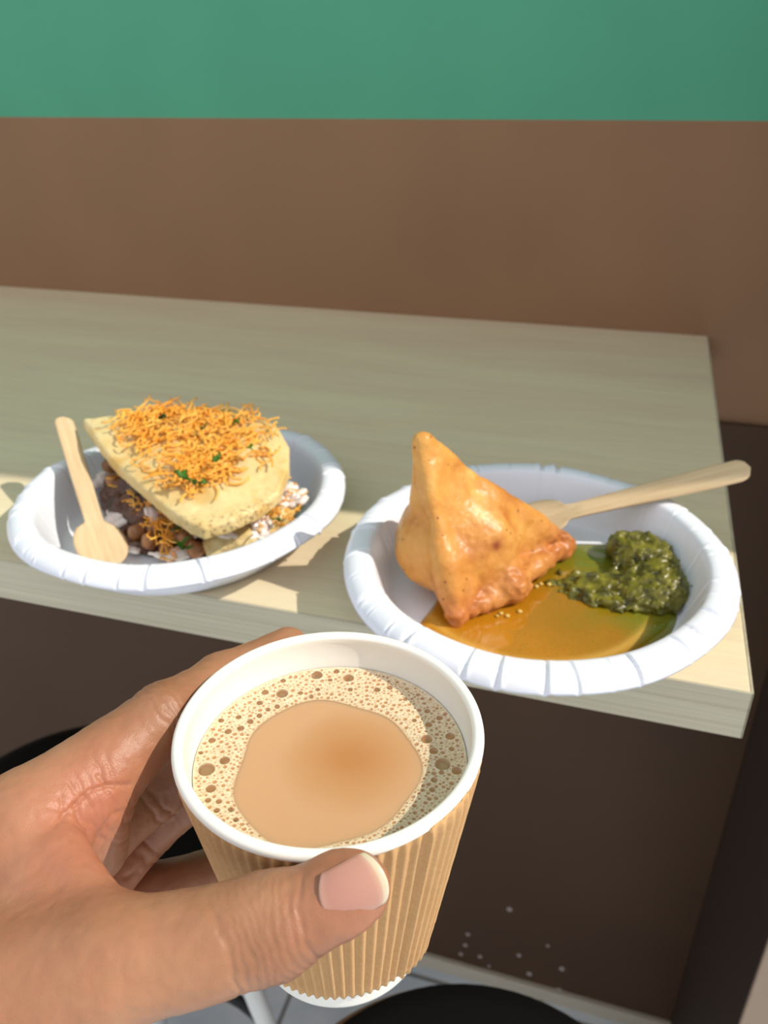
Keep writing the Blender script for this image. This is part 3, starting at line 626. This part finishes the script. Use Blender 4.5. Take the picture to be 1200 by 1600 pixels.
# ------------------------------------------------------------------ the hand
def cupp(ang, z, off):   # point beside the cup wall, z above the table
    a = math.radians(ang); r = rz(z-CC.z)+.0018+off; return Vector((CC.x+r*math.cos(a), CC.y+r*math.sin(a), z))
wrist = D(-260, 1590, .185)
T_cmc, T_mcp, T_ip, T_tip = D(-90, 1610, .165), D(168, 1514, .163), D(428, 1446, .1665), D(556, 1388, .1655)
I_mcp, I_pip, I_dip, I_tip = D(48, 1292, .197), D(254, 1122, .2175), cupp(154, .083, .0082), cupp(127, .0858, .0072)
M_mcp, M_pip, M_dip, M_tip = D(90, 1350, .222), D(235, 1236, .240), cupp(150, .071, .0078), cupp(112, .070, .007)
R_mcp, R_pip, R_dip, R_tip = D(110, 1405, .232), D(222, 1298, .250), cupp(155, .058, .0075), cupp(112, .052, .0068)
K_mcp, K_pip, K_dip, K_tip = D(130, 1475, .238), D(226, 1402, .253), cupp(160, .020, .0068), cupp(120, .022, .006)
arm = wrist+(wrist-M_mcp).normalized()*.11
fingers = [
    [(I_mcp, .0130), (I_pip, .0090), (I_dip, .0077), (I_tip, .0064)],
    [(M_mcp, .0125), (M_pip, .0092), (M_dip, .0078), (M_tip, .0066)],
    [(R_mcp, .0125), (R_pip, .0088), (R_dip, .0074), (R_tip, .0062)],
    [(K_mcp, .0120), (K_pip, .0092), (K_dip, .0066), (K_tip, .0056)],
    [(T_cmc, .0190), (T_mcp, .0121), (T_ip, .0100), (T_tip, .0068)]]
def chain(p, ch, k=.003):
    d = None
    for (a, ra), (b, rb_) in zip(ch, ch[1:]):
        e = s_cone(p, a, b, ra, rb_); d = e if d is None else smin(d, e, k)
    return d
web1, web2 = D(100, 1340, .184), D(172, 1462, .168)
def f_hand(p):
    d = s_cone(p, wrist, I_mcp, .024, .013)
    d = smin(d, s_cone(p, wrist, M_mcp, .024, .013), .010); d = smin(d, s_cone(p, wrist, R_mcp, .024, .012), .010); d = smin(d, s_cone(p, wrist, K_mcp, .022, .011), .010)
    d = smin(d, s_cone(p, wrist, arm, .025, .030), .02)
    d = smin(d, s_tri(p, wrist, D(130, 1515, .168), D(30, 1330, .195), .0105), .012)
    d = smin(d, s_tri(p, D(20, 1450, .178), web1, web2, .0048), .009)
    d = smin(d, s_cone(p, wrist, T_cmc, .024, .019), .015)
    outd = None
    for i, ch in enumerate(fingers):
        kk = .012 if i == 4 else .007
        if i == 0: ch2 = chain(p, ch, .005)
        else: ch2 = chain(p, ch, .005)
        e = smin(d, ch2, kk); outd = e if outd is None else smin(outd, e, .0012)
    # pads
    outd = smin(outd, s_ell(p, T_tip+(T_ip-T_tip)*.2+fwd*.0014, .0082, .0082, .0078), .004)
    outd = smin(outd, s_cone(p, D(146, 1250, .204), D(140, 1325, .209), .0096, .0096), .005)
    pc = p-V3(CC); cu = np.hypot(pc[:, 0], pc[:, 1])-(RBm+(RT-RBm)*pc[:, 2]/CH+.0021); cu = np.maximum(cu, pc[:, 2]-CH-.0005); outd = smax(outd, -cu, .0015)
    outd = smin(outd, s_cone(p, I_mcp+(I_pip-I_mcp)*.35-up*.004, I_mcp+(I_pip-I_mcp)*.6-up*.002, .0088, .0085), .006)
    return outd
cr_def = []      # creases: joint, bone direction, offsets, facing direction, reach, depth
def crease(J, d, offs, face, reach, dep, w=.0006, bend=0.): cr_def.append((V3(J), V3(d.normalized()), offs, V3(face.normalized()), reach, dep, w, bend))
tdir = T_tip-T_ip
crease(T_ip, (T_tip-T_mcp), [-.0072, -.0052, -.0036, -.0020, -.0004, .0012, .0029, .0046, .0064], -fwd, .019, .00036, .0006, .22)
crease(T_mcp, (T_ip-T_mcp), [-.005, .0, .006, .012], -fwd, .026, .00014, .0010)
crease(I_pip, (I_dip-I_mcp), [-.0035, -.0012, .0010, .0030], (CC-I_pip)-up*.02, .018, .00035, .0006)
crease(I_pip, (I_dip-I_mcp), [-.003, -.001, .001, .003], up-fwd*.3, .017, .00025, .0006)
crease(I_mcp+(I_pip-I_mcp)*.28, (I_pip-I_mcp), [-.004, -.0012, .0012, .005, .008], right-up*.6-fwd*.6, .024, .00028, .0006, .3)
crease(M_pip, (M_dip-M_mcp), [-.002, .001], right-fwd, .017, .0006, .0007)
crease(R_pip, (R_dip-R_mcp), [-.002, .001], right-fwd, .017, .0006, .0007)
lines = [([D(85, 1290, .18), D(110, 1262, .185), D(140, 1235, .19), D(172, 1226, .195), D(200, 1226, .2)], .00055, .0006), ([D(118, 1258, .185), D(125, 1285, .185), D(135, 1300, .185)], .0005, .0006),
         ([D(152, 1212, .19), D(165, 1226, .19), D(180, 1232, .19)], .0004, .0005), ([D(135, 1345, .18), D(150, 1315, .19), D(175, 1272, .195), D(205, 1266, .2)], .0004, .0007), ([D(95, 1245, .18), D(98, 1275, .18), D(112, 1310, .18)], .0004, .0006),
         ([D(110, 1225, .18), D(118, 1240, .18), D(135, 1248, .18)], .0003, .0005), ([D(195, 1372, .2), D(215, 1362, .21), D(242, 1364, .22)], .0006, .0008),
         ([D(60, 1350, .17), D(100, 1395, .17), D(150, 1415, .168)], .00015, .002)]
def disp_hand(V, N):
    d = np.zeros(len(V))
    wig = .0009*fnoise(V, 260, 12, 2)
    for J, ax, offs, face, reach, dep, w, bend in cr_def:
        r = np.linalg.norm(V-J, axis=1); s = (V-J)@ax+wig; side = np.cross(ax, face); side /= np.linalg.norm(side)
        lat = (V-J)@side; s = s-np.sign(s)*bend*lat*lat/.01
        msk = np.clip((N@face+.1)*1.6, 0, 1)*np.clip((reach-r)/(reach*.35), 0, 1)
        for o_ in offs: d -= dep*msk*np.exp(-((s-o_)/w)**2)*(.8+.25*math.sin(o_*4000))
    cv = V-V3(CAM); z = cv@V3(fwd); px = cv@V3(right)/z; py = cv@V3(up)/z
    for pts, dep, w in lines:
        q = [((p-CAM)@right/((p-CAM)@fwd), (p-CAM)@up/((p-CAM)@fwd)) for p in pts]
        D3 = np.full(len(V), 1e9)
        for a, b in zip(pts, pts[1:]):
            # distance to the vertical sheet running from the eye side through the crease, limited to the near skin
            dirv = V3(((a+b)/2-CAM).normalized()); a3, b3 = V3(a), V3(b); P_ = V-np.outer((V-a3)@dirv, dirv); bb = b3-((b3-a3)@dirv)*dirv-a3
            h = np.clip(((P_-a3)@bb)/(bb@bb), 0, 1); D3 = np.minimum(D3, np.linalg.norm(P_-a3-h[:, None]*bb, axis=1))
        mid = V3(pts[len(pts)//2]); near = np.clip((.03-np.abs((V-mid)@V3(fwd)))/.01, 0, 1)*np.clip(-(N@V3(fwd))*3, 0, 1)
        d -= dep*near*np.exp(-((D3+.25*wig)/w)**2)
    d += .00012*fnoise(V, 420, 4, 2)+.0004*fnoise(V, 60, 5, 2)
    return d
mt = M('skin'); co = mt.coord(); n1 = mt.noise(co, 32, 4, .6); n2 = mt.noise(co, 240, 3, .6); v1 = mt.voro(co, 1500, 'DISTANCE_TO_EDGE')
c = mt.ramp(n1, [(.3, lin(140, 96, 68)), (.5, lin(160, 113, 81)), (.7, lin(174, 129, 96))])
c = mt.mix(mt.ramp(n2, [(.4, (0, 0, 0, 1)), (.8, (.28, .28, .28, 1))]), c, lin(178, 112, 86))
c = mt.mix(mt.math('MULTIPLY', attr(mt, 'red'), .55), c, lin(186, 108, 84))
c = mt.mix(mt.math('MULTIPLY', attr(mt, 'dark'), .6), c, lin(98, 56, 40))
mt.set(color=c, rough=.46, spec=.42, sss=.22, sssr=(1, .35, .18), ssss=.0045)
hh = mt.math('ADD', mt.math('MULTIPLY', v1, 1.2), mt.math('MULTIPLY', mt.noise(co, 1300, 3), .6)); mt.bump(hh, .22, .0003); m_skin = mt.m
lo = np.min([V3(x) for ch in fingers for x, _ in ch]+[V3(wrist), V3(arm)], axis=0)-.034; hi = np.max([V3(x) for ch in fingers for x, _ in ch]+[V3(wrist), V3(arm)], axis=0)+.034
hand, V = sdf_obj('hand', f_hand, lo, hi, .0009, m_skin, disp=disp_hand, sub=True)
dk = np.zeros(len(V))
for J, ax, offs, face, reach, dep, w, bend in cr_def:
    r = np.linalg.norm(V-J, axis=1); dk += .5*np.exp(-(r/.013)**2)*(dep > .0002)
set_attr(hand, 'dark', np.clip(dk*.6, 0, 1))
rd = np.exp(-((np.linalg.norm(V-V3(D(150, 1260, .19)), axis=1))/.016)**2)+.7*np.exp(-((np.linalg.norm(V-V3(T_tip), axis=1))/.012)**2)+.6*np.exp(-((np.linalg.norm(V-V3(D(130, 1400, .175)), axis=1))/.018)**2)+.8*np.exp(-((np.linalg.norm(V-V3(R_mcp), axis=1))/.03)**2)
set_attr(hand, 'red', np.clip(rd, 0, 1))
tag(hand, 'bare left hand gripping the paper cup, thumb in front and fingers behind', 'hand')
# thumbnail, curved plate lying on the back of the thumb tip
mt = M('nail'); u_ = attr(mt, 'u'); c = mt.ramp(u_, [(.0, lin(190, 144, 122)), (.14, lin(182, 126, 108)), (.80, lin(186, 134, 114)), (.88, lin(196, 152, 128)), (.92, lin(206, 188, 156)), (1, lin(212, 198, 170))])
mt.set(color=c, rough=.22, spec=.5, coat=.4, coatr=.15, sss=.15, sssr=(1, .5, .4), ssss=.002); m_nail = mt.m
def make_nail(name, base, tip, nrm, width, r, par):
    d = (tip-base).normalized(); L_ = (tip-base).length; nn = (nrm-d*nrm.dot(d)).normalized(); s = d.cross(nn)
    vs, us, nu, nv = [], [], 26, 18
    for lay in (0, 1):
        for i in range(nu+1):
            u = i/nu; 
            for j in range(nv+1):
                v = -1+2*j/nv
                wl = width*(1-.10*(1-u)**2)*(1-.06*max(0, u-.8)/.2)
                th = v*wl/r; cap0 = .10*v*v*(1 if u < .5 else 0)*(1-2*u); cap1 = -.20*v*v*max(0, (u-.5)*2)
                uu = u+cap0*1.4+cap1*.9
                p = base+d*(uu*L_)+nn*(r*math.cos(th)-r-.0014*(u-.45)**2*2-(.00045 if lay else 0))+s*(r*math.sin(th)); vs.append(p); us.append(u)
    fs = []; N0 = (nu+1)*(nv+1); ix = lambda l, i, j: l*N0+i*(nv+1)+j
    for i in range(nu):
        for j in range(nv): fs += [(ix(0, i, j), ix(0, i+1, j), ix(0, i+1, j+1), ix(0, i, j+1)), (ix(1, i, j), ix(1, i, j+1), ix(1, i+1, j+1), ix(1, i+1, j))]
        fs += [(ix(0, i, 0), ix(1, i, 0), ix(1, i+1, 0), ix(0, i+1, 0)), (ix(0, i, nv), ix(0, i+1, nv), ix(1, i+1, nv), ix(1, i, nv))]
    for j in range(nv): fs += [(ix(0, 0, j), ix(0, 0, j+1), ix(1, 0, j+1), ix(1, 0, j)), (ix(0, nu, j), ix(1, nu, j), ix(1, nu, j+1), ix(0, nu, j+1))]
    o = mesh_obj(name, vs, fs, m_nail, par); set_attr(o, 'u', us); return o
tn = (-fwd+up*.10-right*.05).normalized()
def on_thumb(q): # distance from the thumb axis to its skin along tn
    return q
nb = D(510, 1394, .1655)+tn*.0081; nt = D(606, 1352, .1655)+tn*.0074
o = make_nail('thumbnail', nb, nt, tn, .0063, .0070, hand); o['label'] = 'pale pink thumbnail with a whitish free edge'

# ------------------------------------------------------------------ bar stools beneath
m_blk = simple('black_vinyl', (.002, .002, .002, 1), .7, spec=.15); m_tan = simple('plywood_rim', lin(140, 108, 76), .6); m_wht = simple('white_enamel', lin(225, 225, 222), .3); m_rub = simple('rubber', (.02, .02, .02, 1), .8)
def make_stool(c, label, rot):
    t = empty('bar_stool', (c.x, c.y, -1.12)); tag(t, label, 'stool', 'round black bar stools'); h = 1.12+c.z
    lathe('seat', [(.001, h), (.08, h-.001), (.125, h-.004), (.143, h-.012), (.149, h-.024), (.147, h-.036), (.135, h-.042), (.001, h-.042)], m_blk, t, n=72)
    lathe('seat_rim', [(.001, h-.043), (.150, h-.043), (.163, h-.047), (.163, h-.055), (.15, h-.059), (.001, h-.059)], m_tan, t, n=72)
    for k in range(4):
        a = rot+k*math.pi/2; bm = bmesh.new(); tube(bm, [(math.cos(a)*.10, math.sin(a)*.10, h-.06), (math.cos(a)*.19, math.sin(a)*.19, .008)], .011, 14)
        l = bm_obj('leg', bm, m_wht, t, smooth=True)
        bm = bmesh.new(); tube(bm, [(math.cos(a)*.189, math.sin(a)*.189, .02), (math.cos(a)*.191, math.sin(a)*.191, 0.0)], .014, 14); bm_obj('foot_cap', bm, m_rub, l, smooth=True)
    bm = bmesh.new(); pts = [(math.cos(q)*.158, math.sin(q)*.158, .25) for q in np.linspace(0, 2*math.pi, 49)]; tube(bm, pts, .008, 10, cap=False); bm_obj('foot_ring', bm, m_rub, t, smooth=True)
make_stool(P(112, 1290, -.36), 'round black bar stool behind the hand, tucked under the counter', .6)
make_stool(P(745, 1890, -.36), 'round black bar stool at the bottom edge, below the cup', .5)

# ------------------------------------------------------------------ pale splashes on the dado
bm = bmesh.new(); SR = random.Random(2)
for (x, y, s) in ((796, 1421, 5), (731, 1460, 4), (727, 1477, 4), (720, 1491, 4), (750, 1495, 4), (811, 1493, 4), (827, 1522, 5), (878, 1514, 5), (874, 1546, 4), (668, 1447, 4), (745, 1522, 3), (764, 1510, 3), (856, 1478, 3), (780, 1553, 4), (814, 1570, 5)):
    d = (P(x, y, -.5)-CAM); p = CAM+d*((WB-.0064)/d.y); q = s*.0009; bmesh.ops.create_icosphere(bm, subdivisions=2, radius=1, matrix=Matrix.Translation(p)@Matrix.Diagonal((q, .0006, q*1.1, 1)))
o = bm_obj('paint_specks', bm, simple('pale_speck', lin(170, 155, 150), .5), smooth=True); tag(o, 'pale splashed specks low on the dark wall panel', 'specks', kind='stuff')
